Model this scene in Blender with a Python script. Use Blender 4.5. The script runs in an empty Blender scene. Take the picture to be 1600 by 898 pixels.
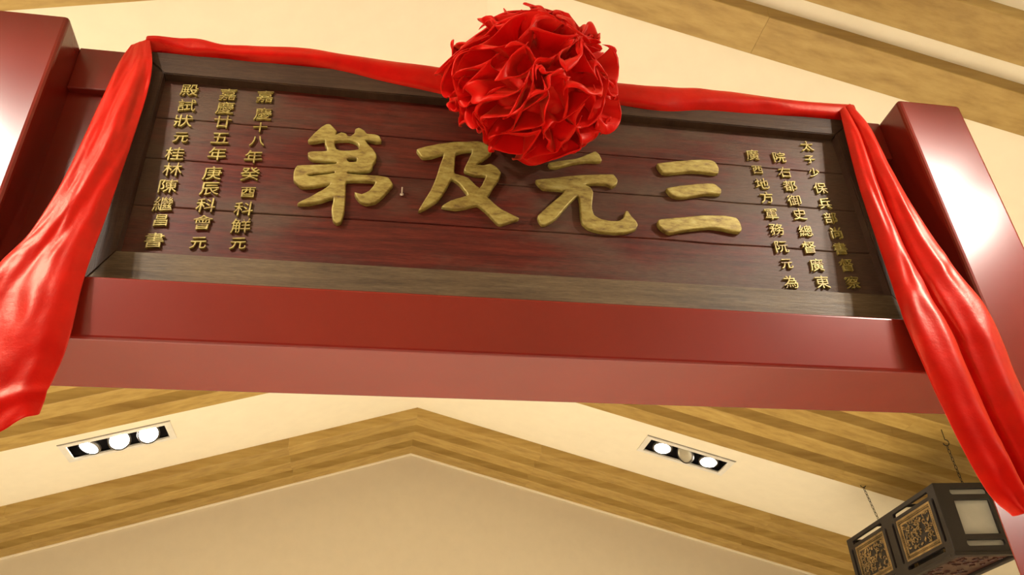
import bpy, bmesh, math, random
from mathutils import Vector, Matrix, noise
random.seed(7)
S = bpy.context.scene
C = S.collection
PI = math.pi

# ------------------------------------------------------------------ camera
CAM = [[0.984954,-0.053853,0.16421],[-0.167059,-0.539915,0.824975],[-0.044232,0.839995,0.540788]]
cam = bpy.data.cameras.new('camera')
cam.sensor_width = 36.0
cam.lens = 36.0 * 1283.7 / 1600.0
cam.clip_start = 0.05
camo = bpy.data.objects.new('camera', cam)
C.objects.link(camo)
right = Vector((CAM[0][0], CAM[1][0], CAM[2][0]))
up = Vector((CAM[0][1], CAM[1][1], CAM[2][1]))
fwd = Vector((CAM[0][2], CAM[1][2], CAM[2][2]))
M = Matrix((right, up, -fwd)).transposed().to_4x4()
M.translation = Vector((0, 0, 1.55))
camo.matrix_world = M
S.camera = camo

# ------------------------------------------------------------------ world: the rest of the lit hall
w = bpy.data.worlds.new('hall_light')
S.world = w
w.use_nodes = True
w.node_tree.nodes['Background'].inputs[0].default_value = (1.0, 0.88, 0.72, 1)
w.node_tree.nodes['Background'].inputs[1].default_value = 0.13
S.view_settings.view_transform = 'Standard'
S.view_settings.look = 'None'
S.view_settings.gamma = 1.0
S.view_settings.exposure = 0.72
S.view_settings.use_curve_mapping = False
SPOT_W = 88.0
FILL_W = 205.0  # power of the unseen fixtures added to fill the room with bounce
FAR_W = 170.0

# ------------------------------------------------------------------ helpers
def tag(o, label=None, cat=None, group=None, kind=None):
    if label: o['label'] = label
    if cat: o['category'] = cat
    if group: o['group'] = group
    if kind: o['kind'] = kind
    return o

def thing(name, label, cat, loc=(0, 0, 0), rz=0.0, group=None):
    o = bpy.data.objects.new(name, None)
    o.empty_display_size = 0.1
    C.objects.link(o)
    o.location = loc
    o.rotation_euler = (0, 0, rz)
    return tag(o, label, cat, group)

def link_mesh(name, me, mat, parent=None, smooth=False, loc=None):
    if mat is not None and len(me.materials) == 0:
        me.materials.append(mat)
    o = bpy.data.objects.new(name, me)
    C.objects.link(o)
    if parent: o.parent = parent
    if loc is not None: o.location = loc
    if smooth:
        for p in me.polygons: p.use_smooth = True
    return o

def mesh(name, vs, fs, mat, parent=None, smooth=False, loc=None):
    me = bpy.data.meshes.new(name)
    me.from_pydata([tuple(v) for v in vs], [], fs)
    me.validate(); me.update()
    return link_mesh(name, me, mat, parent, smooth, loc)

def bobj(name, bm, mat, parent=None, smooth=False, loc=None):
    bmesh.ops.recalc_face_normals(bm, faces=bm.faces)
    me = bpy.data.meshes.new(name)
    bm.to_mesh(me); bm.free()
    return link_mesh(name, me, mat, parent, smooth, loc)

def box(bm, a, b, bev=0.0, segs=2):
    a = Vector(a); b = Vector(b)
    r = bmesh.ops.create_cube(bm, size=1.0)
    for v in r['verts']:
        v.co = Vector(((a.x + b.x) / 2 + v.co.x * (b.x - a.x), (a.y + b.y) / 2 + v.co.y * (b.y - a.y), (a.z + b.z) / 2 + v.co.z * (b.z - a.z)))
    if bev > 0:
        es = list({e for v in r['verts'] for e in v.link_edges})
        bmesh.ops.bevel(bm, geom=es, offset=bev, segments=segs, profile=0.5, affect='EDGES')

def tube(bm, pts, rad, n=8, closed=False):
    pts = [Vector(p) for p in pts]
    rings = []
    m = len(pts)
    for i, p in enumerate(pts):
        if closed: d = pts[(i + 1) % m] - pts[(i - 1) % m]
        else: d = pts[min(i + 1, m - 1)] - pts[max(i - 1, 0)]
        d.normalize()
        q = d.to_track_quat('Z', 'Y')
        rings.append([bm.verts.new(p + q @ Vector((math.cos(2 * PI * k / n) * rad, math.sin(2 * PI * k / n) * rad, 0))) for k in range(n)])
    for i in range(m if closed else m - 1):
        A, B = rings[i], rings[(i + 1) % m]
        if closed and i == m - 1:
            off = min(range(n), key=lambda s: (A[0].co - B[s].co).length)
            B = B[off:] + B[:off]
        for k in range(n):
            try: bm.faces.new((A[k], A[(k + 1) % n], B[(k + 1) % n], B[k]))
            except ValueError: pass
    if not closed:
        bm.faces.new(rings[0][::-1]); bm.faces.new(rings[-1])

def lathe(bm, prof, mat=None, n=20):
    """profile of (radius, z), turned about z; mat places it"""
    rings = []
    for r, z in prof:
        ring = []
        for k in range(n):
            v = Vector((r * math.cos(2 * PI * k / n), r * math.sin(2 * PI * k / n), z))
            ring.append(bm.verts.new(mat @ v if mat else v))
        rings.append(ring)
    for a, b in zip(rings, rings[1:]):
        for k in range(n):
            bm.faces.new((a[k], a[(k + 1) % n], b[(k + 1) % n], b[k]))
    return rings

def lerp(a, b, t): return a + (b - a) * t

def curve_at(pts, t):
    """Catmull-Rom through pts, t in 0..1"""
    n = len(pts) - 1
    x = min(max(t, 0), 1) * n
    i = min(int(x), n - 1); f = x - i
    p = [Vector(pts[max(0, min(n, i + k))]) for k in (-1, 0, 1, 2)]
    return 0.5 * ((2 * p[1]) + (-p[0] + p[2]) * f + (2 * p[0] - 5 * p[1] + 4 * p[2] - p[3]) * f * f + (-p[0] + 3 * p[1] - 3 * p[2] + p[3]) * f ** 3)

def outline_mesh(name, loops, depth, bevel, smooth_steps=0):
    """2D outlines (outer loops and holes) filled and given thickness: x, z plane, extruded both ways along y"""
    cu = bpy.data.curves.new(name, 'CURVE')
    cu.dimensions = '2D'; cu.fill_mode = 'BOTH'
    cu.extrude = depth; cu.bevel_depth = bevel; cu.bevel_resolution = 1; cu.offset = -bevel
    for lp in loops:
        pts = lp
        if smooth_steps:
            pts = []
            n = len(lp)
            for i in range(n):
                p0, p1, p2, p3 = (Vector(lp[(i + k) % n]) for k in (-1, 0, 1, 2))
                for s in range(smooth_steps):
                    f = s / smooth_steps
                    pts.append(p1.lerp(p2, f) + 0.5 * f * (1 - f) * ((p2 - p0) * (1 - f) - (p3 - p1) * f) * 0.55 - 0.5 * f * (1 - f) * ((p2 - p1) * (1 - 2 * f)) * 0.55)
        sp = cu.splines.new('POLY')
        sp.points.add(len(pts) - 1)
        for q, p in zip(sp.points, pts): q.co = (p[0], p[1], 0, 1)
        sp.use_cyclic_u = True
    o = bpy.data.objects.new(name, cu)
    C.objects.link(o)
    me = bpy.data.meshes.new_from_object(o)
    bpy.data.objects.remove(o)
    bpy.data.curves.remove(cu)
    for v in me.vertices: v.co = Vector((v.co.x, -v.co.z, v.co.y))
    me.name = name
    return me

# ------------------------------------------------------------------ materials
def new_mat(name):
    m = bpy.data.materials.new(name); m.use_nodes = True
    nt = m.node_tree
    return m, nt, nt.nodes['Principled BSDF']

def node(nt, t, **kw):
    n = nt.nodes.new(t)
    for k, v in kw.items():
        if k in n.inputs.keys(): n.inputs[k].default_value = v
        else: setattr(n, k, v)
    return n

def ramp(nt, fac, stops):
    r = nt.nodes.new('ShaderNodeValToRGB')
    e = r.color_ramp.elements
    while len(e) < len(stops): e.new(0.5)
    for s, (p, c) in zip(e, stops):
        s.position = p; s.color = (*c, 1)
    nt.links.new(fac, r.inputs[0])
    return r.outputs[0]

def coords(nt, scale=(1, 1, 1), obj=False):
    if obj:
        tc = node(nt, 'ShaderNodeTexCoord'); src = tc.outputs['Object']
    else:
        g = node(nt, 'ShaderNodeNewGeometry'); src = g.outputs['Position']
    mp = node(nt, 'ShaderNodeMapping'); mp.inputs['Scale'].default_value = scale
    nt.links.new(src, mp.inputs[0])
    return mp.outputs[0]

def bump(nt, b, h, strength=0.2, dist=0.01):
    bn = node(nt, 'ShaderNodeBump', Strength=strength, Distance=dist)
    nt.links.new(h, bn.inputs['Height']); nt.links.new(bn.outputs[0], b.inputs['Normal'])

def noise_n(nt, vec, scale, detail=4, rough=0.55):
    n = node(nt, 'ShaderNodeTexNoise', Scale=scale, Detail=detail, Roughness=rough)
    nt.links.new(vec, n.inputs['Vector'])
    return n.outputs[0]

def plain(name, col, rough=0.5, metal=0.0, bump_scale=0, bump_s=0.1, var=0.06):
    m, nt, b = new_mat(name)
    v = coords(nt)
    f = noise_n(nt, v, 9.0)
    nt.links.new(ramp(nt, f, [(0.3, tuple(c * (1 - var) for c in col)), (0.7, tuple(min(1, c * (1 + var)) for c in col))]), b.inputs['Base Color'])
    b.inputs['Roughness'].default_value = rough
    b.inputs['Metallic'].default_value = metal
    if bump_scale: bump(nt, b, noise_n(nt, v, bump_scale, 2), bump_s, 0.002)
    return m

def mix_col(nt, fac, a, b, mode='MIX'):
    n = nt.nodes.new('ShaderNodeMix'); n.data_type = 'RGBA'; n.blend_type = mode
    if isinstance(fac, (int, float)): n.inputs[0].default_value = fac
    else: nt.links.new(fac, n.inputs[0])
    for i, s in ((6, a), (7, b)):
        if isinstance(s, tuple): n.inputs[i].default_value = (*s, 1)
        else: nt.links.new(s, n.inputs[i])
    return n.outputs[2]

MAT = {}
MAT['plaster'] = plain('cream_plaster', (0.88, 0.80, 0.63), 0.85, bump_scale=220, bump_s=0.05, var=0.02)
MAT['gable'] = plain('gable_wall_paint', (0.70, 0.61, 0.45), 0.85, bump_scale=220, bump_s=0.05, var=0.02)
MAT['floor'] = plain('beige_floor', (0.80, 0.74, 0.62), 0.35, var=0.05)

def lacquer():
    m, nt, b = new_mat('dark_red_lacquer')
    v = coords(nt)
    f = noise_n(nt, v, 3.0, 5)
    nt.links.new(ramp(nt, f, [(0.3, (0.155, 0.0085, 0.0035)), (0.7, (0.185, 0.0110, 0.0045))]), b.inputs['Base Color'])
    b.inputs['Roughness'].default_value = 0.26
    b.inputs['Specular IOR Level'].default_value = 0.36
    return m
MAT['lacquer'] = lacquer()

def batten_wood():
    m, nt, b = new_mat('ochre_batten_wood')
    oi = node(nt, 'ShaderNodeObjectInfo')
    g = node(nt, 'ShaderNodeNewGeometry')
    add = node(nt, 'ShaderNodeVectorMath', operation='ADD')
    nt.links.new(g.outputs['Position'], add.inputs[0])
    cmb = node(nt, 'ShaderNodeCombineXYZ')
    mul = node(nt, 'ShaderNodeMath', operation='MULTIPLY'); mul.inputs[1].default_value = 40
    nt.links.new(oi.outputs['Random'], mul.inputs[0])
    nt.links.new(mul.outputs[0], cmb.inputs[0]); nt.links.new(cmb.outputs[0], add.inputs[1])
    mp = node(nt, 'ShaderNodeMapping'); mp.inputs['Scale'].default_value = (1.0, 9.0, 9.0)
    nt.links.new(add.outputs[0], mp.inputs[0])
    f = noise_n(nt, mp.outputs[0], 2.2, 6, 0.6)
    c = ramp(nt, f, [(0.28, (0.33, 0.195, 0.042)), (0.52, (0.46, 0.30, 0.080)), (0.75, (0.54, 0.375, 0.120))])
    tint = ramp(nt, oi.outputs['Random'], [(0.0, (0.86, 0.84, 0.80)), (1.0, (1.0, 1.0, 1.0))])
    nt.links.new(mix_col(nt, 1.0, c, tint, 'MULTIPLY'), b.inputs['Base Color'])
    b.inputs['Roughness'].default_value = 0.5
    bump(nt, b, f, 0.05, 0.002)
    return m
MAT['batten'] = batten_wood()

def board_wood(name, stops, stain, stain_amt, rough=(0.42, 0.6), sc=(1.2, 1, 16), ends=False):
    m, nt, b = new_mat(name)
    v = coords(nt, sc)
    grain = noise_n(nt, v, 3.0, 8, 0.7)
    c = ramp(nt, grain, stops)
    patch = noise_n(nt, coords(nt, (1, 1, 1.8)), 2.3, 5, 0.6)
    if ends:      # ends worn grey, with lamp gloss painted into their paler stain, the middle keeps its red
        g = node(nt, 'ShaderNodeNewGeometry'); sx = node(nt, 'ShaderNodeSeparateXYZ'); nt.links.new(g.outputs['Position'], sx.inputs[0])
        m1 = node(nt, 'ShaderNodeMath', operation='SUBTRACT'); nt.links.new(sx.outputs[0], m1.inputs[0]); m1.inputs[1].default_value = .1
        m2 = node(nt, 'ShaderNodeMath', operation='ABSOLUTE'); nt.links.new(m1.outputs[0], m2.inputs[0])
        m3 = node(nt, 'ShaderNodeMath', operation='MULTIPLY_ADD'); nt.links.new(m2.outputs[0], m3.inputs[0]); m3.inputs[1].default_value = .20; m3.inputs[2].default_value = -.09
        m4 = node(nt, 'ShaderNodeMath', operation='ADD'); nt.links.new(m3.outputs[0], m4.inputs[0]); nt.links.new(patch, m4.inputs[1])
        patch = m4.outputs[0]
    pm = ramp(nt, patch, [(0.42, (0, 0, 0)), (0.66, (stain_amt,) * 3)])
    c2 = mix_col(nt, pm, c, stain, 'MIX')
    fine = noise_n(nt, coords(nt, (6, 1, 60)), 5.0, 4, 0.7)
    c3 = mix_col(nt, 0.55, c2, ramp(nt, fine, [(0.3, (0.35,) * 3), (0.6, (1.0,) * 3)]), 'MULTIPLY')
    nt.links.new(c3, b.inputs['Base Color'])
    nt.links.new(ramp(nt, patch, [(0.3, (rough[0],) * 3), (0.7, (rough[1],) * 3)]), b.inputs['Roughness'])
    b.inputs['Specular IOR Level'].default_value = 0.22
    bump(nt, b, grain, 0.35, 0.006)
    return m
MAT['board'] = board_wood('aged_red_brown_board', [(0.25, (0.025, 0.004, 0.002)), (0.5, (0.085, 0.010, 0.005)), (0.75, (0.16, 0.022, 0.010))], (0.092, 0.055, 0.034), 0.85, rough=(.42, .55), ends=True)  # stain tone holds grey wear plus painted-in lamp gloss at the ends
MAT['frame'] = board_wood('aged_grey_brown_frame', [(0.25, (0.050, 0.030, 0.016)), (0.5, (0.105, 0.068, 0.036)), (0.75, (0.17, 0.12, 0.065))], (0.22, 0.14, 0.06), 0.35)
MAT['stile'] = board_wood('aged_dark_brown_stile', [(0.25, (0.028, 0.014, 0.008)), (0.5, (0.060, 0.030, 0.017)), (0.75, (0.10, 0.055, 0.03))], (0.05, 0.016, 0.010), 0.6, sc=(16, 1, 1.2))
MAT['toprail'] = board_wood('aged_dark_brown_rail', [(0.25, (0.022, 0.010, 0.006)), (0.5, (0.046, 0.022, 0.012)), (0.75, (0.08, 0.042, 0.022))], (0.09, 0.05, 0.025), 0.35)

def gilt():
    m, nt, b = new_mat('worn_gilt_paint')
    v = coords(nt, (1, 1, 2.5))
    f = noise_n(nt, v, 22.0, 6, 0.65)
    c = ramp(nt, f, [(0.28, (0.10, 0.045, 0.015)), (0.42, (0.25, 0.17, 0.035)), (0.56, (0.36, 0.275, 0.065)), (0.75, (0.46, 0.38, 0.14))])
    nt.links.new(c, b.inputs['Base Color'])
    b.inputs['Roughness'].default_value = 0.5
    b.inputs['Metallic'].default_value = 0.25
    bump(nt, b, f, 0.5, 0.004)
    return m
MAT['gilt'] = gilt()

def satin(name, base, hi, sheen=0.5, rough=0.42):
    m, nt, b = new_mat(name)
    v = coords(nt)
    f = noise_n(nt, v, 14.0, 5, 0.6)
    nt.links.new(ramp(nt, f, [(0.3, base), (0.7, hi)]), b.inputs['Base Color'])
    b.inputs['Roughness'].default_value = rough
    b.inputs['Sheen Weight'].default_value = sheen
    b.inputs['Sheen Roughness'].default_value = 0.4
    b.inputs['Sheen Tint'].default_value = (1, 0.20, 0.08, 1)
    b.inputs['Specular IOR Level'].default_value = 0.45
    b.inputs['Specular Tint'].default_value = (1, 0.28, 0.13, 1)
    bump(nt, b, noise_n(nt, v, 55, 5, 0.7), 0.22, 0.004)
    return m
MAT['velvet'] = satin('red_satin_drape', (0.34, 0.001, 0.0012), (0.46, 0.002, 0.0015), 0.55, 0.36)
MAT['rosette'] = satin('red_satin_ruffle', (0.50, 0.001, 0.002), (0.62, 0.002, 0.003), 0.35, 0.45)

MAT['white_metal'] = plain('white_powder_coated_metal', (0.80, 0.77, 0.70), 0.35, 0.0)
MAT['black_box'] = plain('black_lamp_housing', (0.025, 0.022, 0.024), 0.45)
MAT['chrome'] = plain('polished_reflector', (0.75, 0.72, 0.68), 0.18, 1.0)
MAT['gimbal'] = plain('grey_gimbal_ring', (0.30, 0.28, 0.26), 0.35, 0.7)
MAT['glass_off'] = plain('unlit_lamp_face', (0.55, 0.52, 0.42), 0.15, 0.5)
def emit(name, col, s):
    m, nt, b = new_mat(name)
    b.inputs['Emission Color'].default_value = (*col, 1)
    b.inputs['Emission Strength'].default_value = s
    b.inputs['Base Color'].default_value = (0.9, 0.9, 0.9, 1)
    return m
MAT['lit'] = emit('lit_lamp_face', (1.0, 0.93, 0.80), 30.0)
MAT['lantern_wood'] = plain('dark_brown_lantern_wood', (0.012, 0.0075, 0.0065), 0.5, bump_scale=60, bump_s=0.2, var=0.25)
MAT['iron'] = plain('blackened_iron', (0.03, 0.025, 0.022), 0.5, 0.6)
MAT['pane'] = plain('frosted_lantern_pane', (0.42, 0.40, 0.33), 0.45, bump_scale=150, bump_s=0.2, var=0.08)
MAT['carving'] = plain('gilded_carving', (0.30, 0.20, 0.08), 0.4, 0.45, bump_scale=120, bump_s=0.4, var=0.5)
MAT['redbrown'] = plain('red_brown_lantern_base', (0.05, 0.014, 0.009), 0.4, bump_scale=70, bump_s=0.3, var=0.3)
MAT['nail'] = plain('pale_nail', (0.6, 0.5, 0.4), 0.3, 0.6)

# ------------------------------------------------------------------ room shell
XR, H, SL = 0.4515, 4.701, 0.293      # ridge x, ridge height of the batten faces, roof slope
P = 0.100                             # batten depth
def zc(x): return H + P - SL * abs(x - XR)
XL, XRW, YB, YF = -5.2, 6.3, 8.0, -5.0
FIX = [(-1.88, 3.4), (2.745, 3.4), (-1.88, 6.38), (2.745, 6.45), (-1.80, 0.70), (2.78, 0.82), (-1.85, -2.2), (2.75, -2.2), (-4.3, 0.7)]
FW, FD = 0.365, 0.150                 # half sizes of a light opening (x, y)
def ceiling_mesh():
    vs, fs = [], []
    for side in (0, 1):
        x0, x1 = (XL, XR) if side == 0 else (XR, XRW)
        xs = {x0, x1}; ys = {YF, YB}
        for fx, fy in FIX:
            if x0 < fx < x1:
                xs |= {fx - FW, fx + FW}; ys |= {fy - FD, fy + FD}
        xs = sorted(xs); ys = sorted(ys)
        idx = {}
        def vid(i, j):
            if (i, j) not in idx:
                idx[(i, j)] = len(vs); vs.append((xs[i], ys[j], zc(xs[i])))
            return idx[(i, j)]
        for i in range(len(xs) - 1):
            for j in range(len(ys) - 1):
                cx, cy = (xs[i] + xs[i + 1]) / 2, (ys[j] + ys[j + 1]) / 2
                if any(abs(cx - fx) < FW and abs(cy - fy) < FD for fx, fy in FIX): continue
                fs.append((vid(i, j), vid(i, j + 1), vid(i + 1, j + 1), vid(i + 1, j)))
    return vs, fs
ceil = mesh('ceiling', *ceiling_mesh(), MAT['plaster'])
sm = ceil.modifiers.new('thickness', 'SOLIDIFY'); sm.thickness = 0.03; sm.offset = -1
tag(ceil, 'sloping cream plaster ceiling with wooden battens', kind='structure')
n_up = ceil.data.polygons[0].normal.z
if n_up > 0: ceil.data.flip_normals()

bm = bmesh.new()
prof = [(XL, 0), (XRW, 0), (XRW, zc(XRW) + .02), (XR, zc(XR) + .02), (XL, zc(XL) + .02)]
a = [bm.verts.new((x, YB, z)) for x, z in prof]; b_ = [bm.verts.new((x, YB + .15, z)) for x, z in prof]
bm.faces.new(a); bm.faces.new(b_[::-1])
for k in range(5): bm.faces.new((a[k], b_[k], b_[(k + 1) % 5], a[(k + 1) % 5]))
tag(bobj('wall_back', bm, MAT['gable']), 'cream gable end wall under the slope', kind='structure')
for nm, x0, x1 in (('wall_left', XL - .15, XL), ('wall_right', XRW, XRW + .15)):
    bm = bmesh.new(); box(bm, (x0, YF, 0), (x1, YB + .15, zc(XL if x0 < 0 else XRW)))
    tag(bobj(nm, bm, MAT['plaster']), kind='structure')
bm = bmesh.new(); box(bm, (XL - .15, YF, -.1), (XRW + .15, YB + .15, 0))
tag(bobj('floor', bm, MAT['floor']), kind='structure')
# thin plaster bead where the gable wall meets the last batten
bm = bmesh.new()
for sx, x1 in ((-1, XL), (1, XRW)):
    for k in range(1):
        xa, xb = XR, x1
        va = []
        for x in (xa, xb):
            z = H - SL * abs(x - XR)
            va.append([bm.verts.new((x, y, z + dz)) for y, dz in ((YB - .012, -.014), (YB, -.014), (YB, .01), (YB - .012, .01))])
        for k2 in range(4): bm.faces.new((va[0][k2], va[0][(k2 + 1) % 4], va[1][(k2 + 1) % 4], va[1][k2]))
tag(bobj('trim_1', bm, MAT['plaster']), 'thin cream bead along the top of the gable wall', kind='structure')

# battens: each board is an object of its own under the ceiling
cuts_r = [XR, 1.61, 3.755, 5.6, XRW]
cuts_l = [XR, -0.68, -2.83, -4.9, XL]
def batten(y0, y1, xa, xb, drop):
    """board between xa and xb, y0 (near) to y1 (far)"""
    bm = bmesh.new()
    g = 0.0012 if xa != XR else 0
    sg = 1 if xb > xa else -1
    xa += sg * g
    rings = []
    for x in (xa, xb):
        zb = H + drop - SL * abs(x - XR); zt = zc(x) + .004
        rings.append([bm.verts.new((x, y, z)) for y, z in ((y0, zb + .003), (y0 + .003, zb), (y1 - .003, zb), (y1, zb + .003), (y1, zt), (y0, zt))])
    for k in range(6): bm.faces.new((rings[0][k], rings[0][(k + 1) % 6], rings[1][(k + 1) % 6], rings[1][k]))
    bm.faces.new(rings[0]); bm.faces.new(rings[1][::-1])
    bobj('batten', bm, MAT['batten'], ceil)
BAT = [(1.79, 1.985, .03), (2.105, 2.31, .03),
       (4.00, 4.225, 0), (4.345, 4.57, 0), (4.685, 4.90, 0), (5.025, 5.235, 0), (5.38, 5.578, 0), (5.722, 5.92, 0),
       (7.09, 7.29, .012), (7.45, 7.645, .008), (7.79, 7.999, .003)]
for y0, y1, dr in BAT:
    for cuts in (cuts_r, cuts_l):
        for xa, xb in zip(cuts, cuts[1:]):
            batten(y0, y1, xa, xb, dr)

# ------------------------------------------------------------------ recessed lights and added fill copies
def fixture(cx, cy, label, lamps, power, main):
    z = zc(cx)
    sg = 1 if cx > XR else -1
    th = math.atan(SL) * sg               # rotation about y
    t = thing('recessed_spotlight', label, 'ceiling light', (cx, cy, z), group='recessed ceiling lights')
    t.rotation_euler = (0, th, 0)
    L, D = FW / math.cos(th), FD
    bm = bmesh.new()                       # white flange, slightly proud of the plaster
    o1 = [(-L - .012, -D - .012), (L + .012, -D - .012), (L + .012, D + .012), (-L - .012, D + .012)]
    i1 = [(-L + .034, -D + .030), (L - .034, -D + .030), (L - .034, D - .030), (-L + .034, D - .030)]
    rows = [[bm.verts.new((x, y, zz)) for x, y in pts] for pts, zz in ((o1, 0.0), (o1, -.010), (i1, -.010), (i1, .004))]
    for A, B in zip(rows, rows[1:]):
        for k in range(4): bm.faces.new((A[k], A[(k + 1) % 4], B[(k + 1) % 4], B[k]))
    bobj('frame', bm, MAT['white_metal'], t)
    bm = bmesh.new()                       # shadow gap line round the flange
    for (x0, y0), (x1, y1) in (((-L - .016, -D - .020), (L + .016, -D - .013)),):
        box(bm, (x0, y0, -.005), (x1, y1, .001))
    bobj('edge_strip', bm, MAT['gimbal'], t)
    bm = bmesh.new()                       # open-bottomed black box
    a = [(-L, -D), (L, -D), (L, D), (-L, D)]
    r0 = [bm.verts.new((x, y, 0.0)) for x, y in a]; r1 = [bm.verts.new((x, y, .16)) for x, y in a]
    for k in range(4): bm.faces.new((r0[k], r0[(k + 1) % 4], r1[(k + 1) % 4], r1[k]))
    bm.faces.new(r1)
    h = bobj('housing', bm, MAT['black_box'], t)
    for (lx, tx, ty, on) in lamps:
        base = Vector((lx, 0, .012))
        if isinstance(tx, tuple):          # aimed at a point of the room
            wp = Vector((cx + lx, cy, z))
            d = (Vector(tx) - wp).normalized()
            d = Matrix.Rotation(-th, 3, 'Y') @ d
            d.z = min(d.z, -.35); d.normalize()
            rot = Matrix.Translation(base) @ (-d).to_track_quat('Z', 'Y').to_matrix().to_4x4()
        else:
            rot = Matrix.Translation(base) @ Matrix.Rotation(ty, 4, 'Y') @ Matrix.Rotation(tx, 4, 'X')
        bm = bmesh.new()
        lathe(bm, [(.078, -.018), (.084, -.014), (.084, .012), (.076, .012), (.076, -.012), (.070, -.016)], rot, 24)
        # gimbal pins
        lamp = bobj('spot_lamp', bm, MAT['gimbal'], t, smooth=True)
        bm = bmesh.new()
        lathe(bm, [(.070, -.014), (.066, .0), (.050, .035), (.030, .058), (.016, .07), (.001, .07)], rot, 24)
        bobj('reflector', bm, MAT['chrome'], lamp, smooth=True)
        bm = bmesh.new()
        lathe(bm, [(.068, -.006), (.05, -.012), (.03, -.0155), (.001, -.017)], rot, 24)
        bobj('lamp_face', bm, MAT['lit'] if on else MAT['glass_off'], lamp, smooth=True)
        if on:
            ld = bpy.data.lights.new('spot', 'SPOT')
            ld.energy = power; ld.spot_size = math.radians(95 if not main else 54); ld.spot_blend = 0.8
            ld.shadow_soft_size = 0.05; ld.color = (1.0, 0.93, 0.81)
            lo = bpy.data.objects.new('spot', ld); C.objects.link(lo)
            lo.parent = t
            d = rot.to_3x3() @ Vector((0, 0, -1))
            lo.matrix_local = Matrix.Translation(base + d * .06) @ d.to_track_quat('-Z', 'Y').to_matrix().to_4x4()
    return t
far_l = 'blazing three lamp recessed ceiling light, left of the gable peak'
far_r = 'recessed ceiling light with two lit lamps and an unlit tilted middle one'
fixture(-1.88, 6.38, far_l, [(-.21, -.25, .45, 1), (.0, -.7, -.2, 1), (.21, -.7, -.2, 1)], FAR_W, False)
fixture(2.745, 6.45, far_r, [(-.21, -.2, .0, 1), (.0, -.3, .72, 0), (.21, -.2, .0, 1)], FAR_W, False)
fixture(-1.80, 0.70, 'recessed ceiling light overhead, to the left in front of the red frame', [(-.21, (-1.45, 1.9, 2.5), 0, 1), (0, (-1.0, 1.9, 2.85), 0, 1), (.21, (.2, 2.0, 3.0), 0, 1)], SPOT_W, True)
fixture(2.78, 0.82, 'recessed ceiling light overhead, to the right in front of the red frame', [(-.21, (.9, 2.0, 2.9), 0, 1), (0, (1.75, 1.9, 2.9), 0, 1), (.21, (2.2, 1.9, 2.5), 0, 1)], SPOT_W, True)
fixture(-1.85, -2.2, 'added fill light behind the viewer, on the left slope', [(-.21, .1, 0, 1), (0, .1, 0, 1), (.21, .1, 0, 1)], FILL_W * .6, False)  # unseen fixture copies added behind the camera as fill
fixture(2.75, -2.2, 'added fill light behind the viewer, on the right slope', [(-.21, .1, 0, 1), (0, .1, 0, 1), (.21, .1, 0, 1)], FILL_W * .6, False)
fixture(-1.88, 3.4, 'added fill light hidden behind the plaque, left slope', [(-.21, .1, 0, 1), (0, .1, 0, 1), (.21, .1, 0, 1)], FILL_W, False)  # out-of-sight pair added to light the floor and gable
fixture(2.745, 3.4, 'added fill light hidden behind the plaque, right slope', [(-.21, .1, 0, 1), (0, .1, 0, 1), (.21, .1, 0, 1)], FILL_W, False)
fixture(-4.3, 0.7, 'added fill light near the left wall', [(-.21, .1, 0, 1), (0, .1, 0, 1), (.21, .1, 0, 1)], FILL_W, False)  # unseen, added for more bounce off the floor

# ------------------------------------------------------------------ red lacquered frame
PF, PB = 1.900, 2.160
gate = thing('lacquered_timber_frame', 'dark red lacquered timber frame of two posts and two beams carrying the plaque', 'wooden frame', (XR, 2.03, 0))
def gpart(name, a, b, bev=.008):
    bm = bmesh.new()
    off = Vector((XR, 2.03, 0))
    box(bm, Vector(a) - off, Vector(b) - off, bev, 3)
    return bobj(name, bm, MAT['lacquer'], gate)
gpart('post', (-1.262, PF, 0), (-0.990, PB, 3.724), .014)
gpart('post', (1.872, PF, 0), (2.130, PB, 3.724), .014)
gpart('lower_beam', (-0.991, 1.880, 2.568), (1.873, PB, 2.750), .010)
gpart('infill_panel', (-0.991, 2.050, 2.745), (1.873, 2.085, 3.545), .001)
gpart('upper_beam', (-0.991, 2.026, 3.54), (1.873, 2.13, 3.722), .005)

# ------------------------------------------------------------------ plaque
F0, F1 = 1.985, 2.024      # front and back of the plaque frame
BD = 2.018                 # board face
IX0, IX1, IZ0, IZ1 = -0.703, 1.634, 2.902, 3.598
OX0, OX1, OZ0, OZ1 = -0.795, 1.735, 2.751, 3.692
plaque = thing('inscribed_plaque', 'long dark wooden plaque with raised gilt Chinese characters standing on the red beam', 'plaque', ((IX0 + IX1) / 2, 2.0, OZ0))
POFF = Vector(((IX0 + IX1) / 2, 2.0, OZ0))
def rail(name, quad, mat, label=None):
    bm = bmesh.new()
    f = [bm.verts.new(Vector((x, F0, z)) - POFF) for x, z in quad]
    r = [bm.verts.new(Vector((x, F1, z)) - POFF) for x, z in quad]
    bm.faces.new(f); bm.faces.new(r[::-1])
    for k in range(4): bm.faces.new((f[k], r[k], r[(k + 1) % 4], f[(k + 1) % 4]))
    bmesh.ops.bevel(bm, geom=[e for e in bm.edges], offset=.003, segments=2, affect='EDGES')
    o = bobj(name, bm, mat, plaque)
    return o
e = .0008
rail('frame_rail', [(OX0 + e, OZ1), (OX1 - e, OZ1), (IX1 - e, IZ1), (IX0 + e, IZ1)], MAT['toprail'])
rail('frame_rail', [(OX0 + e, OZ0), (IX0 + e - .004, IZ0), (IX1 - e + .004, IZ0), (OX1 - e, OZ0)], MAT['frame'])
rail('frame_stile', [(OX0, OZ0 + e), (OX0, OZ1 - e), (IX0, IZ1 - e), (IX0, IZ0 + e)], MAT['stile'])
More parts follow.
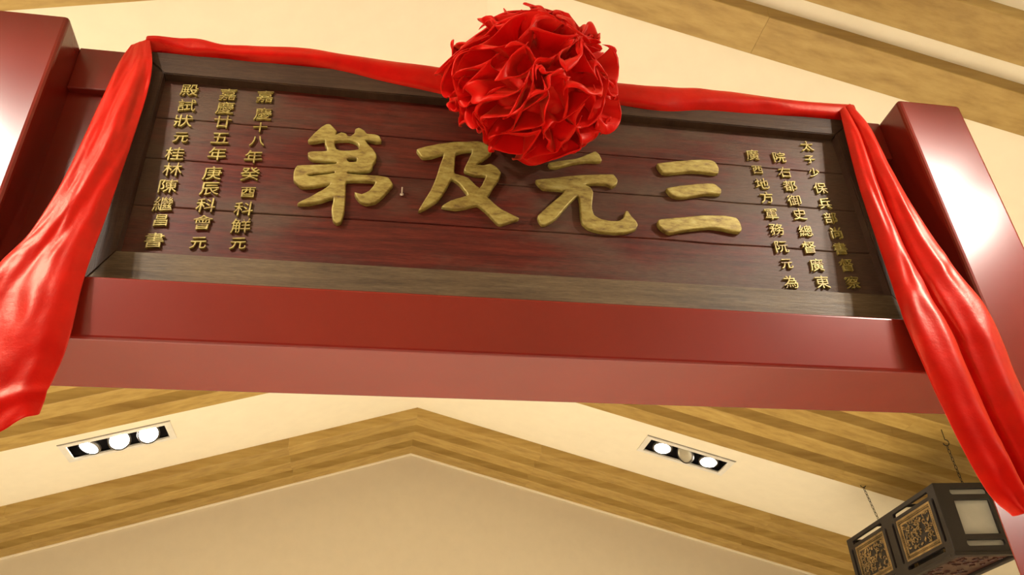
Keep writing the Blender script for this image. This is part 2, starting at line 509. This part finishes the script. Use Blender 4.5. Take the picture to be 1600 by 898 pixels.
rail('frame_stile', [(OX1, OZ0 + e), (IX1, IZ0 + e), (IX1, IZ1 - e), (OX1, OZ1 - e)], MAT['stile'])
# board of horizontal planks with open joints between
zs = [IZ0 - .02, 3.088, 3.268, 3.437, IZ1 + .02]
for i in range(4):
    bm = bmesh.new()
    nx, nz = 90, 6
    fr = [0, .012, .03, .35, .65, .97, .988, 1] ; nz = 7
    jag = lambda x, k: (noise.noise(Vector((x * 5, k * 7.3, 0))) * .0035 + (k - 2) * 0)
    grid = []
    for b in range(nz + 1):
        row = []
        for a_ in range(nx + 1):
            x = lerp(IX0 - .02, IX1 + .02, a_ / nx)
            zlo = zs[i] + (jag(x, i) + .0014 if i > 0 else 0); zhi = zs[i + 1] + (jag(x, i + 1) - .0014 if i < 3 else 0)
            z = lerp(zlo, zhi, fr[b])
            y = BD + noise.noise(Vector((x * 3, z * 14, i))) * .0012 + (.0016 if b in (0, nz) else 0)
            row.append(bm.verts.new(Vector((x, y, z)) - POFF))
        grid.append(row)
    for b in range(nz):
        for a_ in range(nx): bm.faces.new((grid[b][a_], grid[b][a_ + 1], grid[b + 1][a_ + 1], grid[b + 1][a_]))
    # edges going back
    for b in (0, nz):
        back = [bm.verts.new(v.co + Vector((0, .012, 0))) for v in grid[b]]
        for a_ in range(nx): bm.faces.new((grid[b][a_], back[a_], back[a_ + 1], grid[b][a_ + 1]))
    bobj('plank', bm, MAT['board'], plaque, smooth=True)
bm = bmesh.new(); box(bm, Vector((IX0 - .03, BD + .011, IZ0 - .03)) - POFF, Vector((IX1 + .03, BD + .018, IZ1 + .03)) - POFF)
bobj('backing_board', bm, MAT['stile'], plaque)
bm = bmesh.new()
tube(bm, [Vector((0.0668, BD + .004, 3.1995)) - POFF, Vector((0.0668, BD - .016, 3.2135)) - POFF], .0022, 8)
tube(bm, [Vector((0.0668, BD - .002, 3.193)) - POFF, Vector((0.0668, BD - .006, 3.196)) - POFF], .006, 8)
bobj('nail', bm, MAT['nail'], plaque)

SMALL = {"L3":[["殿",-0.622,3.5574],["試",-0.6186,3.4907],["狀",-0.6187,3.424],["元",-0.6147,3.3543],["桂",-0.6212,3.286],["林",-0.617,3.2247],["陳",-0.6185,3.1601],["繼",-0.62,3.0931],["昌",-0.6161,3.0335],["書",-0.6219,2.9622]],"L2":[["嘉",-0.5023,3.5543],["慶",-0.5032,3.4939],["廿",-0.5021,3.4331],["五",-0.4996,3.3639],["年",-0.4989,3.2991],["庚",-0.5022,3.2215],["辰",-0.5013,3.1606],["科",-0.5021,3.0985],["會",-0.5016,3.0356],["元",-0.5027,2.9617]],"L1":[["嘉",-0.3874,3.5605],["慶",-0.384,3.4818],["十",-0.3866,3.4233],["八",-0.3887,3.3638],["年",-0.3914,3.2989],["癸",-0.3934,3.2297],["酉",-0.3909,3.1573],["科",-0.395,3.0946],["觧",-0.3949,3.0315],["元",-0.3946,2.9679]],"R1":[["太",1.5223,3.5533],["子",1.5164,3.488],["少",1.5164,3.4269],["保",1.522,3.3552],["兵",1.5209,3.2867],["部",1.5242,3.2239],["尚",1.5283,3.1605],["書",1.5257,3.096],["督",1.5296,3.0292],["察",1.531,2.962]],"R2":[["院",1.3978,3.4863],["右",1.4008,3.4173],["都",1.4065,3.3545],["御",1.4062,3.2906],["史",1.4117,3.2304],["總",1.415,3.1604],["督",1.4111,3.0917],["廣",1.419,3.0213],["東",1.4219,2.9548]],"R3":[["廣",1.2948,3.4856],["西",1.2997,3.4176],["地",1.302,3.355],["方",1.3063,3.2938],["軍",1.3067,3.2213],["務",1.3109,3.1583],["阮",1.3113,3.0861],["元",1.3136,3.0186],["為",1.3093,2.9473]]}
BIG = {"三":[[[0.9263,3.4011],[0.9579,3.4094],[1.0119,3.4223],[1.0782,3.4351],[1.1256,3.4379],[1.1416,3.4285],[1.1504,3.4038],[1.1444,3.3815],[1.126,3.3768],[1.0916,3.3798],[1.0451,3.3787],[0.9915,3.3676],[0.9561,3.3598],[0.9397,3.3645],[0.9297,3.3813]],[[0.9433,3.2947],[0.9936,3.31],[1.0527,3.3226],[1.1118,3.3319],[1.1251,3.3261],[1.1404,3.3065],[1.1338,3.287],[1.0974,3.285],[1.0739,3.2814],[1.0142,3.2635],[0.9797,3.259],[0.9583,3.2652],[0.9468,3.2813]],[[0.8927,3.1525],[0.9008,3.1597],[0.9714,3.1736],[1.0574,3.1896],[1.1311,3.1939],[1.1697,3.1892],[1.1799,3.1701],[1.1812,3.1437],[1.1716,3.1298],[1.1467,3.131],[1.1036,3.1387],[1.0705,3.1399],[1.0192,3.1304],[0.9679,3.1185],[0.9281,3.1069],[0.9077,3.1149],[0.8919,3.1362]]],"元":[[[0.5454,3.3665],[0.6407,3.3941],[0.6875,3.4205],[0.7112,3.4339],[0.7239,3.4208],[0.7308,3.3965],[0.7206,3.3897],[0.6787,3.3875],[0.6278,3.3729],[0.5712,3.3482],[0.5496,3.3495]],[[0.4961,3.2858],[0.5242,3.2933],[0.6064,3.3137],[0.6617,3.324],[0.7453,3.3359],[0.7647,3.3364],[0.7759,3.3132],[0.771,3.2955],[0.7559,3.2837],[0.7351,3.2934],[0.6967,3.2917],[0.6607,3.2848],[0.6785,3.2729],[0.6863,3.2534],[0.6802,3.2194],[0.6752,3.186],[0.6803,3.1571],[0.7026,3.1429],[0.7341,3.1391],[0.7611,3.1427],[0.776,3.1556],[0.7863,3.1826],[0.7956,3.1834],[0.804,3.1645],[0.8178,3.1462],[0.8221,3.1304],[0.8135,3.1136],[0.7823,3.0983],[0.7392,3.0917],[0.6869,3.0938],[0.6566,3.1039],[0.6376,3.1246],[0.6343,3.1564],[0.6363,3.1956],[0.6329,3.235],[0.5904,3.185],[0.5552,3.1368],[0.5195,3.1071],[0.5041,3.1071],[0.495,3.1253],[0.495,3.1412],[0.5157,3.1654],[0.544,3.1972],[0.5905,3.2511],[0.5215,3.2526],[0.5066,3.2666]]],"及":[[[0.109,3.3764],[0.1281,3.3887],[0.1789,3.408],[0.2305,3.4227],[0.3088,3.4342],[0.3348,3.4273],[0.3551,3.4032],[0.3519,3.3856],[0.3278,3.3592],[0.304,3.3331],[0.3271,3.3321],[0.3479,3.3396],[0.3683,3.3296],[0.383,3.3077],[0.3742,3.2771],[0.3551,3.2426],[0.3416,3.2124],[0.3338,3.2021],[0.3483,3.1844],[0.3773,3.1555],[0.4017,3.1421],[0.4334,3.1243],[0.4104,3.1119],[0.375,3.0954],[0.3604,3.1015],[0.332,3.1391],[0.3019,3.1663],[0.2681,3.1533],[0.2337,3.1447],[0.1897,3.1501],[0.2191,3.1758],[0.2713,3.2014],[0.2592,3.227],[0.2444,3.2481],[0.222,3.2654],[0.2044,3.2218],[0.1799,3.1753],[0.1413,3.1396],[0.1184,3.1266],[0.1314,3.1585],[0.1552,3.2108],[0.1721,3.2637],[0.1843,3.3174],[0.1969,3.369],[0.1589,3.3514],[0.1287,3.3449],[0.1159,3.3603]],[[0.2379,3.3754],[0.2897,3.3926],[0.276,3.347],[0.2628,3.3122],[0.2652,3.2992],[0.2954,3.289],[0.3311,3.2893],[0.3308,3.2794],[0.3105,3.2351],[0.2749,3.2738],[0.2322,3.2879],[0.2324,3.3223]]],"第":[[[-0.2345,3.3789],[-0.219,3.4076],[-0.1972,3.4408],[-0.1834,3.4541],[-0.17,3.4543],[-0.1483,3.428],[-0.1507,3.412],[-0.1341,3.4228],[-0.118,3.4191],[-0.111,3.4097],[-0.1036,3.4106],[-0.0921,3.4255],[-0.0906,3.4429],[-0.0785,3.4498],[-0.0604,3.4395],[-0.0523,3.428],[-0.0296,3.4272],[-0.0118,3.421],[-0.0044,3.4013],[-0.0232,3.3958],[-0.0434,3.4003],[-0.0558,3.3989],[-0.0486,3.3848],[-0.0329,3.3677],[-0.0184,3.3426],[-0.0173,3.3195],[-0.0272,3.2989],[-0.0266,3.2859],[-0.0371,3.2719],[-0.0658,3.2658],[-0.0994,3.2624],[-0.1037,3.2543],[-0.0651,3.253],[-0.0169,3.2546],[0.0222,3.2502],[0.0386,3.225],[0.031,3.2085],[0.0106,3.1753],[-0.0121,3.1486],[-0.0401,3.14],[-0.0593,3.1474],[-0.0721,3.1646],[-0.0779,3.1826],[-0.0561,3.1753],[-0.0332,3.193],[-0.0156,3.2261],[-0.0351,3.2305],[-0.1041,3.2238],[-0.1041,3.1863],[-0.1033,3.1373],[-0.1033,3.1012],[-0.1102,3.065],[-0.1235,3.058],[-0.1359,3.0717],[-0.1419,3.1097],[-0.1396,3.1553],[-0.1754,3.1368],[-0.2113,3.1246],[-0.2431,3.1217],[-0.2306,3.1348],[-0.2004,3.1588],[-0.1656,3.1898],[-0.153,3.2096],[-0.2032,3.1924],[-0.2354,3.1874],[-0.2528,3.2],[-0.2635,3.2145],[-0.2652,3.2457],[-0.2572,3.2706],[-0.2105,3.278],[-0.1445,3.29],[-0.1426,3.2979],[-0.2123,3.2991],[-0.2276,3.3104],[-0.2299,3.3265],[-0.2152,3.3333],[-0.1723,3.3406],[-0.1817,3.3681],[-0.183,3.3847],[-0.209,3.3751],[-0.2281,3.3716]],[[-0.1512,3.3849],[-0.1075,3.3931],[-0.0796,3.3814],[-0.0757,3.3564],[-0.1192,3.3463],[-0.1439,3.3503]],[[-0.1074,3.3134],[-0.0932,3.3201],[-0.0794,3.3176],[-0.0802,3.3057],[-0.1018,3.3022]],[[-0.2234,3.236],[-0.2075,3.2432],[-0.147,3.2576],[-0.1441,3.2515],[-0.1836,3.2399],[-0.2137,3.2325]]]}
DRAPE = {"LR":[[-0.7636,1.96,3.7228],[-0.7291,1.945,3.5913],[-0.7191,1.94,3.4599],[-0.7167,1.92,3.2316],[-0.7181,1.89,2.9621],[-0.7164,1.855,2.7325],[-0.7044,1.84,2.5419],[-0.7154,1.84,2.4245],[-0.721,1.84,2.3485]],"LL":[[-0.8151,1.965,3.6903],[-0.8246,1.94,3.5722],[-0.832,1.91,3.3353],[-0.8409,1.87,3.0449],[-0.8686,1.855,2.8556],[-0.9136,1.85,2.75],[-0.9525,1.84,2.5983],[-0.98,1.84,2.3832],[-0.9906,1.84,2.1531]],"RL":[[1.6613,1.955,3.6955],[1.6387,1.945,3.5461],[1.5999,1.92,3.2704],[1.5698,1.89,2.9345],[1.5384,1.855,2.7265],[1.543,1.84,2.5306],[1.5672,1.84,2.3408],[1.5975,1.84,2.2004],[1.6386,1.84,2.1421]],"RR":[[1.7176,1.96,3.7373],[1.7486,1.94,3.5852],[1.747,1.915,3.3891],[1.7527,1.89,3.1782],[1.786,1.86,2.9414],[1.8305,1.845,2.7704],[1.8277,1.84,2.542],[1.8355,1.84,2.3288],[1.8266,1.84,2.102]]}
SWAG = {"L":[[[-0.7731,1.98,3.754],[-0.7596,1.975,3.6858]],[[-0.7301,1.98,3.7591],[-0.718,1.975,3.695]],[[-0.6706,1.98,3.7636],[-0.6576,1.975,3.6887]],[[-0.6183,1.98,3.7653],[-0.6051,1.975,3.6842]],[[-0.5485,1.98,3.7477],[-0.5395,1.975,3.6877]],[[-0.4794,1.98,3.7518],[-0.4704,1.975,3.6855]],[[-0.4227,1.98,3.7612],[-0.4133,1.975,3.6845]],[[-0.2702,1.98,3.7672],[-0.2635,1.975,3.6936]],[[-0.1416,1.98,3.7575],[-0.1367,1.975,3.6806]],[[-0.0118,1.98,3.754],[-0.0079,1.975,3.6523]],[[0.0978,1.98,3.7506],[0.0997,1.975,3.6331]],[[0.2198,1.98,3.7455],[0.2187,1.975,3.6091]],[[0.3428,1.98,3.7242],[0.3385,1.975,3.5942]]],"R":[[[0.6671,1.98,3.7557],[0.6551,1.975,3.6344]],[[0.7976,1.98,3.7571],[0.7834,1.975,3.6444]],[[0.9786,1.98,3.7584],[0.9582,1.975,3.6317]],[[1.1271,1.98,3.7648],[1.1062,1.975,3.6564]],[[1.3029,1.98,3.768],[1.2786,1.975,3.6617]],[[1.5047,1.98,3.7573],[1.4808,1.975,3.6703]],[[1.7351,1.98,3.7596],[1.7078,1.975,3.675]]]}
NAMES = {'三': 'three', '元': 'first', '及': 'reach', '第': 'rank'}
for ch, loops in BIG.items():
    me = outline_mesh('large_character', loops, .0060, .0035, 3)
    for v in me.vertices:
        v.co.y += (noise.noise(v.co * 30)) * .0016
        v.co = Vector((v.co.x, BD - .0065 + v.co.y, v.co.z)) - POFF
    o = link_mesh('large_character', me, MAT['gilt'], plaque)
    o['label'] = 'large raised gilt character ' + ch
def glyph(ch):
    cu = bpy.data.curves.new('glyph', 'FONT')
    cu.body = ch; cu.size = 1.0; cu.extrude = .05; cu.offset = 0.0; cu.bevel_depth = 0.0; cu.resolution_u = 3
    o = bpy.data.objects.new('glyph', cu); C.objects.link(o)
    me = bpy.data.meshes.new_from_object(o)
    bpy.data.objects.remove(o); bpy.data.curves.remove(cu)
    xs = [v.co.x for v in me.vertices]; ys = [v.co.y for v in me.vertices]
    cx, cy = (min(xs) + max(xs)) / 2, (min(ys) + max(ys)) / 2
    for v in me.vertices:
        x, y = v.co.x - cx, v.co.y - cy
        # brush-like lean: strokes rise to the right and swell unevenly
        y += .10 * x
        x += .03 * noise.noise(Vector((x * 3, y * 3, ord(ch) % 97)))
        y += .03 * noise.noise(Vector((x * 3, y * 3, ord(ch) % 89 + 5)))
        v.co = Vector((x, -v.co.z, y))
    me.name = 'small_character'
    return me
GL = {}
for colname, chars in SMALL.items():
    for ch, x, z in chars:
        if ch not in GL: GL[ch] = glyph(ch)
        o = link_mesh('small_character', GL[ch], MAT['gilt'], plaque)
        o.location = Vector((x, BD - .0045, z)) - POFF
        s = .060
        if ch in '元十八': s = .050
        if ch in '西昌酉子少': s = .049
        if colname[0] == 'R': s *= .93
        o.scale = (s * .96, .075, s * .92)

# ------------------------------------------------------------------ satin sash with rosette
sash = thing('ceremonial_sash', 'bright red satin sash with a ruffled rosette draped over the plaque', 'sash', (0.465, 1.86, 3.57))
SOFF = Vector((0.465, 1.86, 3.57))
def drape(name, left, rightc, fold, nu, nv, seed, mat, hem=True):
    vs, fs = [], []
    for j in range(nv + 1):
        t = j / nv
        a, b = curve_at(left, t), curve_at(rightc, t)
        for i in range(nu + 1):
            s = i / nu
            p = a.lerp(b, s)
            dy, dx, dz = fold(s, t)
            n1 = noise.noise(Vector((s * 4 + seed, t * 6, 1.7))) * .010 + noise.noise(Vector((s * 9 + seed, t * 22, 4.7))) * .0035
            edge = min(1, min(s, 1 - s) * 12)
            p += Vector((dx, dy + n1 * (.3 + .7 * edge) * min(1, t * 4 + .2), dz))
            if j == nv: p.z += noise.noise(Vector((s * 7 + seed, 0, 9))) * .012
            vs.append(p - SOFF)
    for j in range(nv):
        for i in range(nu):
            q = j * (nu + 1) + i
            fs.append((q, q + 1, q + nu + 2, q + nu + 1))
    o = mesh(name, vs, fs, mat, sash, smooth=True)
    so = o.modifiers.new('thickness', 'SOLIDIFY'); so.thickness = .003; so.offset = 0
    su = o.modifiers.new('smooth', 'SUBSURF'); su.levels = 1; su.render_levels = 1
    return o
def fold_left(s, t):
    A = .022 * min(1, t * 2.2)
    y = -A * math.sin(PI * min(1, s * 1.02)) ** .6 - A * .30 * math.sin(2 * PI * (s * 1.6 + .18 * math.sin(t * 4))) * (.35 + t) * .6
    # a turned crease across the cloth near the hem
    y += -.008 * math.exp(-((t - .93 + .03 * s) / .015) ** 2)
    return y, 0, 0
def fold_right(s, t):
    A = .034 * min(1, .25 + t * 2.0)
    c = .52 - .08 * t
    u = s / c if s < c else (s - c) / (1 - c)
    y = -A * math.sin(PI * u) ** .75 + (.012 if abs(s - c) < .03 else 0) * min(1, t * 3)
    y -= .004 * math.exp(-((t - .52 + .05 * s) / .010) ** 2) * (1 if s > c else 0) + .003 * math.exp(-((t - .47) / .010) ** 2) * (1 if s < c else 0)
    y += .004 * math.sin(2 * PI * s * 5 + t * 3) * t
    return y, 0, 0
drape('hanging_tail', DRAPE['LL'], DRAPE['LR'], fold_left, 36, 70, 3.1, MAT['velvet'])
drape('hanging_tail', DRAPE['RL'], DRAPE['RR'], fold_right, 40, 80, 8.4, MAT['velvet'])

def swag(pairs, seed):
    tops = [p[0] for p in pairs]; bots = [p[1] for p in pairs]
    n, m = 90, 28
    bm = bmesh.new(); rings = []
    for j in range(n + 1):
        t = j / n
        a, b = curve_at(tops, t), curve_at(bots, t)
        h = (a.z - b.z) / 2; cz = (a.z + b.z) / 2
        ring = []
        for k in range(m):
            an = 2 * PI * k / m
            tw = t * 3.0
            r = 1 + .05 * math.sin(3 * an + tw * 2 + seed) + .045 * math.sin(5 * an - tw * 3 + seed * 2) + .10 * noise.noise(Vector((math.cos(an) * 1.5 + seed, math.sin(an) * 1.5, t * 9)))
            r2 = r if abs(math.cos(an)) > .5 else 1 + (r - 1) * .4
            y = 1.998 - .040 * math.cos(an) * r * (1.0 if math.cos(an) > 0 else .8)
            z = cz + h * math.sin(an) * r2
            ring.append(bm.verts.new(Vector((a.x, y, z)) - SOFF))
        rings.append(ring)
    for A, B in zip(rings, rings[1:]):
        for k in range(m): bm.faces.new((A[k], A[(k + 1) % m], B[(k + 1) % m], B[k]))
    bm.faces.new(rings[0][::-1]); bm.faces.new(rings[-1])
    bobj('swag', bm, MAT['velvet'], sash, smooth=True)
swag(SWAG['L'], 1.0)
swag(SWAG['R'], 4.0)

# rosette: gathered core with ruffle petals all round
RC = Vector((0.462, 1.815, 3.520)); RX, RY, RZ = .285, .215, .275
def rosette():
    bm = bmesh.new()
    bmesh.ops.create_icosphere(bm, subdivisions=5, radius=1.0)
    for v in bm.verts:
        d = v.co.normalized()
        r = .60 + .08 * (1 - abs(noise.noise(d * 3.1))) + .06 * noise.noise(d * 7)
        v.co = Vector((d.x * RX * r, d.y * RY * r, d.z * RZ * r)) + RC - SOFF
    core = bobj('rosette', bm, MAT['rosette'], sash, smooth=True)
    rnd = random.Random(21)
    # gathered ruffles in rings about the axis that points into the room
    tilt = Matrix.Rotation(math.radians(-8), 3, 'X') @ Matrix.Rotation(math.radians(20), 3, 'Z')
    rings = [(4, 3), (21, 5), (38, 8), (55, 11), (72, 13), (89, 13), (106, 12), (121, 11)]
    for ri, (pol, nw) in enumerate(rings):
        nt_, nu = nw * 16, 9
        vs, fs = [], []
        ph0 = rnd.uniform(0, 6.28)
        sp = 14.0
        for a in range(nt_):
            az = 2 * PI * a / nt_
            circ = Vector((math.cos(az) * 2.2, math.sin(az) * 2.2, ri * 3.3))
            psi = az * nw + 3.6 * noise.noise(circ) + ph0
            amp = sp * (1.0 + .7 * noise.noise(circ * 1.7 + Vector((9, 0, 0))))
            rimn = 1.0 + .10 * noise.noise(circ * 2.1 + Vector((0, 7, 0))) + .045 * noise.noise(circ * 6)
            point = max(0, noise.noise(circ * 2.9 + Vector((3, 3, 3)))) * .12
            for b in range(nu + 1):
                u = b / nu
                e = u ** .6
                p_ = pol + amp * math.sin(psi) * e + 3.5 * math.sin(psi * 2 + 1) * e + 7 * math.sin(psi * .5) * max(0, u - .7)
                p_ += (8 * (1 if math.sin(psi) > 0 else -1) * abs(math.sin(psi)) ** .5) * max(0, u - .75) * 2.2
                q_ = az + (.52 * math.sin(2 * psi) * e) / nw
                r = lerp(.40, rimn + point * max(0, math.sin(psi)), math.sin(u * PI / 2) ** .9) - .30 * max(0, u - .85)
                po = math.radians(max(p_, 0.0) if pol > 10 else p_)
                d = Vector((math.sin(po) * math.cos(q_), -math.cos(po), math.sin(po) * math.sin(q_)))
                d = tilt @ d
                wq = d * 1.9
                d = (d + .24 * Vector((noise.noise(wq + Vector((1, 8, 3))), noise.noise(wq + Vector((4, 2, 9))), noise.noise(wq + Vector((7, 5, 1))))) + .11 * Vector((noise.noise(wq * 3), noise.noise(wq * 3 + Vector((4, 2, 9))), noise.noise(wq * 3 - Vector((4, 2, 9)))))).normalized()
                lob = 1 + .16 * noise.noise(d * 1.7 + Vector((2.3, 0, 5)))
                p = Vector((d.x * RX, d.y * RY, d.z * RZ)) * r * lob
                p += Vector((noise.noise(p * 15), noise.noise(p * 15 + Vector((5, 5, 5))), noise.noise(p * 15 - Vector((5, 5, 5))))) * .014 * u
                vs.append(p + RC - SOFF)
        for a in range(nt_):
            a2 = (a + 1) % nt_
            for b in range(nu):
                fs.append((a * (nu + 1) + b, a2 * (nu + 1) + b, a2 * (nu + 1) + b + 1, a * (nu + 1) + b + 1))
        o = mesh('ruffle', vs, fs, None, core, smooth=True)
        o.data.materials.append(MAT['rosette'])
        so = o.modifiers.new('thickness', 'SOLIDIFY'); so.thickness = .0035; so.offset = 0
        su = o.modifiers.new('smooth', 'SUBSURF'); su.levels = 1; su.render_levels = 1
rosette()

# ------------------------------------------------------------------ hanging lantern
LW, LL, LH = .47, 1.345, .455
lan = thing('hanging_lantern', 'dark wooden box lantern with gilded carved panels hanging by chains beside the right post', 'lantern', (3.725, 4.75, 1.55 + 1.287), -0.083)
def rrect(x0, x1, z0, z1, r=.0, n=4):
    if r <= 0: return [(x0, z0), (x1, z0), (x1, z1), (x0, z1)]
    pts = []
    for cx, cz, a0 in ((x1 - r, z0 + r, -90), (x1 - r, z1 - r, 0), (x0 + r, z1 - r, 90), (x0 + r, z0 + r, 180)):
        for k in range(n + 1):
            a = math.radians(a0 + 90 * k / n)
            pts.append((cx + r * math.cos(a), cz + r * math.sin(a)))
    return pts
def face_plate(length, panels):
    """outer rectangle with panel openings and round-ended slots around each"""
    loops = [rrect(0, length, 0, LH)]
    for c0, c1 in panels:
        z0, z1 = .115, LH - .115
        loops.append(rrect(c0, c1, z0, z1))
        loops.append(rrect(c0 - .008, c1 + .008, .040, .078, .016))
        loops.append(rrect(c0 - .008, c1 + .008, LH - .078, LH - .040, .016))
    return loops
def place_plate(me, mat4, name, mat):
    o = link_mesh(name, me, mat, lan)
    o.matrix_local = mat4
    return o
pan_end = [(.112, LW - .112)]
plen = (LL - .08 * 2 - .12) / 2
pl = []
nP = 2
step = LL / nP
for k in range(nP): pl.append((k * step + .105, (k + 1) * step - .105))
def side_loops():
    loops = [rrect(0, LL, 0, LH)]
    for c0, c1 in pl:
        loops.append(rrect(c0, c1, .085, LH - .085))
        loops.append(rrect(c0 - .015, c1 + .015, .030, .060, .014))
        loops.append(rrect(c0 - .015, c1 + .015, LH - .060, LH - .030, .014))
        loops.append(rrect(c0 - .062, c0 - .034, .085, LH - .085, .013))
        loops.append(rrect(c1 + .034, c1 + .062, .085, LH - .085, .013))
    return loops
me_end = outline_mesh('end_frame', face_plate(LW, pan_end), .010, .003)
me_side = outline_mesh('side_frame', side_loops(), .010, .003)
T, Rz = Matrix.Translation, lambda a: Matrix.Rotation(a, 4, 'Z')
place_plate(me_end, T((0, .012, 0)), 'end_frame', MAT['lantern_wood'])
place_plate(me_end, T((0, LL - .012, 0)), 'end_frame', MAT['lantern_wood'])
for x in (.012, LW - .012):
    place_plate(me_side, T((x, 0, 0)) @ Rz(PI / 2), 'side_frame', MAT['lantern_wood'])
# frosted panes behind the ends
for y in (.030, LL - .030):
    bm = bmesh.new(); box(bm, (.03, y - .003, .03), (LW - .03, y + .003, LH - .03))
    bobj('pane', bm, MAT['pane'], lan)
# carved panels: raised borders and pierced scrolling relief
def carved(y0, y1, x, sgn):
    z0, z1 = .085, LH - .085
    bm = bmesh.new()
    for i, (w_, pr) in enumerate(((0, .012), (.030, .006))):
        a0, a1, b0, b1 = y0 + w_, y1 - w_, z0 + w_, z1 - w_
        for p, q in (((a0, b0), (a1, b0 + .014)), ((a0, b1 - .014), (a1, b1)), ((a0, b0), (a0 + .014, b1)), ((a1 - .014, b0), (a1, b1))):
            box(bm, (x - pr, p[0], p[1]), (x + pr, q[0], q[1]), .002, 1)
    fr = bobj('carved_panel', bm, MAT['carving'], lan)
    rnd = random.Random(int(y0 * 1000) + (5 if sgn > 0 else 0))
    bm = bmesh.new()
    box(bm, (x - .003, y0 + .01, z0 + .01), (x + .003, y1 - .01, z1 - .01))
    bobj('panel_ground', bm, MAT['lantern_wood'], fr)
    bm = bmesh.new()
    for k in range(95):
        cy, cz = rnd.uniform(y0 + .05, y1 - .05), rnd.uniform(z0 + .05, z1 - .05)
        r = rnd.uniform(.010, .024); a = rnd.uniform(0, 6.28); sw = rnd.uniform(2.5, 5)
        pts = [(x + sgn * (.006 + .003 * math.sin(i)), cy + r * (1 - i / 9) * math.cos(a + sw * i / 7), cz + r * (1 - i / 9) * math.sin(a + sw * i / 7)) for i in range(8)]
        tube(bm, pts, rnd.uniform(.0028, .0045), 5)
    for yy in (y0 + .022, y1 - .022):
        zz = z0 + .02
        while zz < z1 - .02:
            box(bm, (x - .008, yy - .004, zz), (x + .008, yy + .004, zz + .007)); zz += .014
    for zz in (z0 + .022, z1 - .022):
        yy = y0 + .02
        while yy < y1 - .02:
            box(bm, (x - .008, yy, zz - .004), (x + .008, yy + .007, zz + .004)); yy += .014
    tag(bobj('relief', bm, MAT['carving'], fr), kind='stuff')
for c0, c1 in pl:
    carved(c0, c1, .012, -1)
    carved(c0, c1, LW - .012, 1)
# bottom rim with carved base, and top bars
bm = bmesh.new()
for a, b in (((-.012, -.012, -.022), (LW + .012, .035, 0)), ((-.012, LL - .035, -.022), (LW + .012, LL + .012, 0)), ((-.012, .035, -.022), (.035, LL - .035, 0)), ((LW - .035, .035, -.022), (LW + .012, LL - .035, 0))):
    box(bm, a, b, .004, 2)
bobj('bottom_rim', bm, MAT['lantern_wood'], lan)
bm = bmesh.new()
box(bm, (.03, .03, .0), (LW - .03, LL - .03, .008))
rnd = random.Random(4)
for k in range(90):
    cx, cy, r, a = rnd.uniform(.07, LW - .07), rnd.uniform(.07, LL - .07), rnd.uniform(.015, .035), rnd.uniform(0, 6.28)
    tube(bm, [(cx + r * (1 - i / 9) * math.cos(a + i * .6), cy + r * (1 - i / 9) * math.sin(a + i * .6), -.003) for i in range(8)], .005, 5)
bobj('base_panel', bm, MAT['redbrown'], lan)
bm = bmesh.new()
for y in (.02, LL * .32, LL * .66, LL - .02):
    box(bm, (.02, y - .012, LH - .022), (LW - .02, y + .012, LH - .004), .003, 1)
bobj('top_bar', bm, MAT['lantern_wood'], lan)
# the two chains: hook in the ceiling, links down to the lantern
Mi = (Matrix.Translation((3.725, 4.75, 2.837)) @ Rz(-0.083)).inverted()
for wx, wy, ztop, yl in ((3.935, 4.752, 3.685, .03), (3.965, 5.86, 3.672, LL * .86)):
    top = Mi @ Vector((wx, wy, ztop + .12))
    top.z = zc(wx) - 2.837 if wy > 5.8 else H - SL * (wx - XR) - 2.837
    bot = Vector((LW * .5, yl, LH - .01))
    bm = bmesh.new()
    hk = top - Vector((0, 0, .075))
    tube(bm, [top, hk], .003, 6)
    pts = [hk + Vector((.022 * math.sin(a) , 0, -.022 + .022 * math.cos(a))) for a in [i * .45 for i in range(11)]]
    tube(bm, pts, .0035, 6)
    bobj('hook', bm, MAT['iron'], lan)
    bm = bmesh.new()
    st = hk - Vector((0, 0, .044)); dv = bot - st
    n = max(6, int(dv.length / .028))
    q = dv.to_track_quat('Z', 'Y')
    for i in range(n):
        c = st + dv * ((i + .5) / n)
        hl, hw = .6 * dv.length / n, .0075
        pts = []
        for k in range(10):
            a = 2 * PI * k / 10
            l = Vector((hw * math.cos(a), 0, hl * math.sin(a))) if i % 2 else Vector((0, hw * math.cos(a), hl * math.sin(a)))
            pts.append(c + q @ l)
        tube(bm, pts, .0024, 5, closed=True)
    bobj('chain', bm, MAT['iron'], lan)
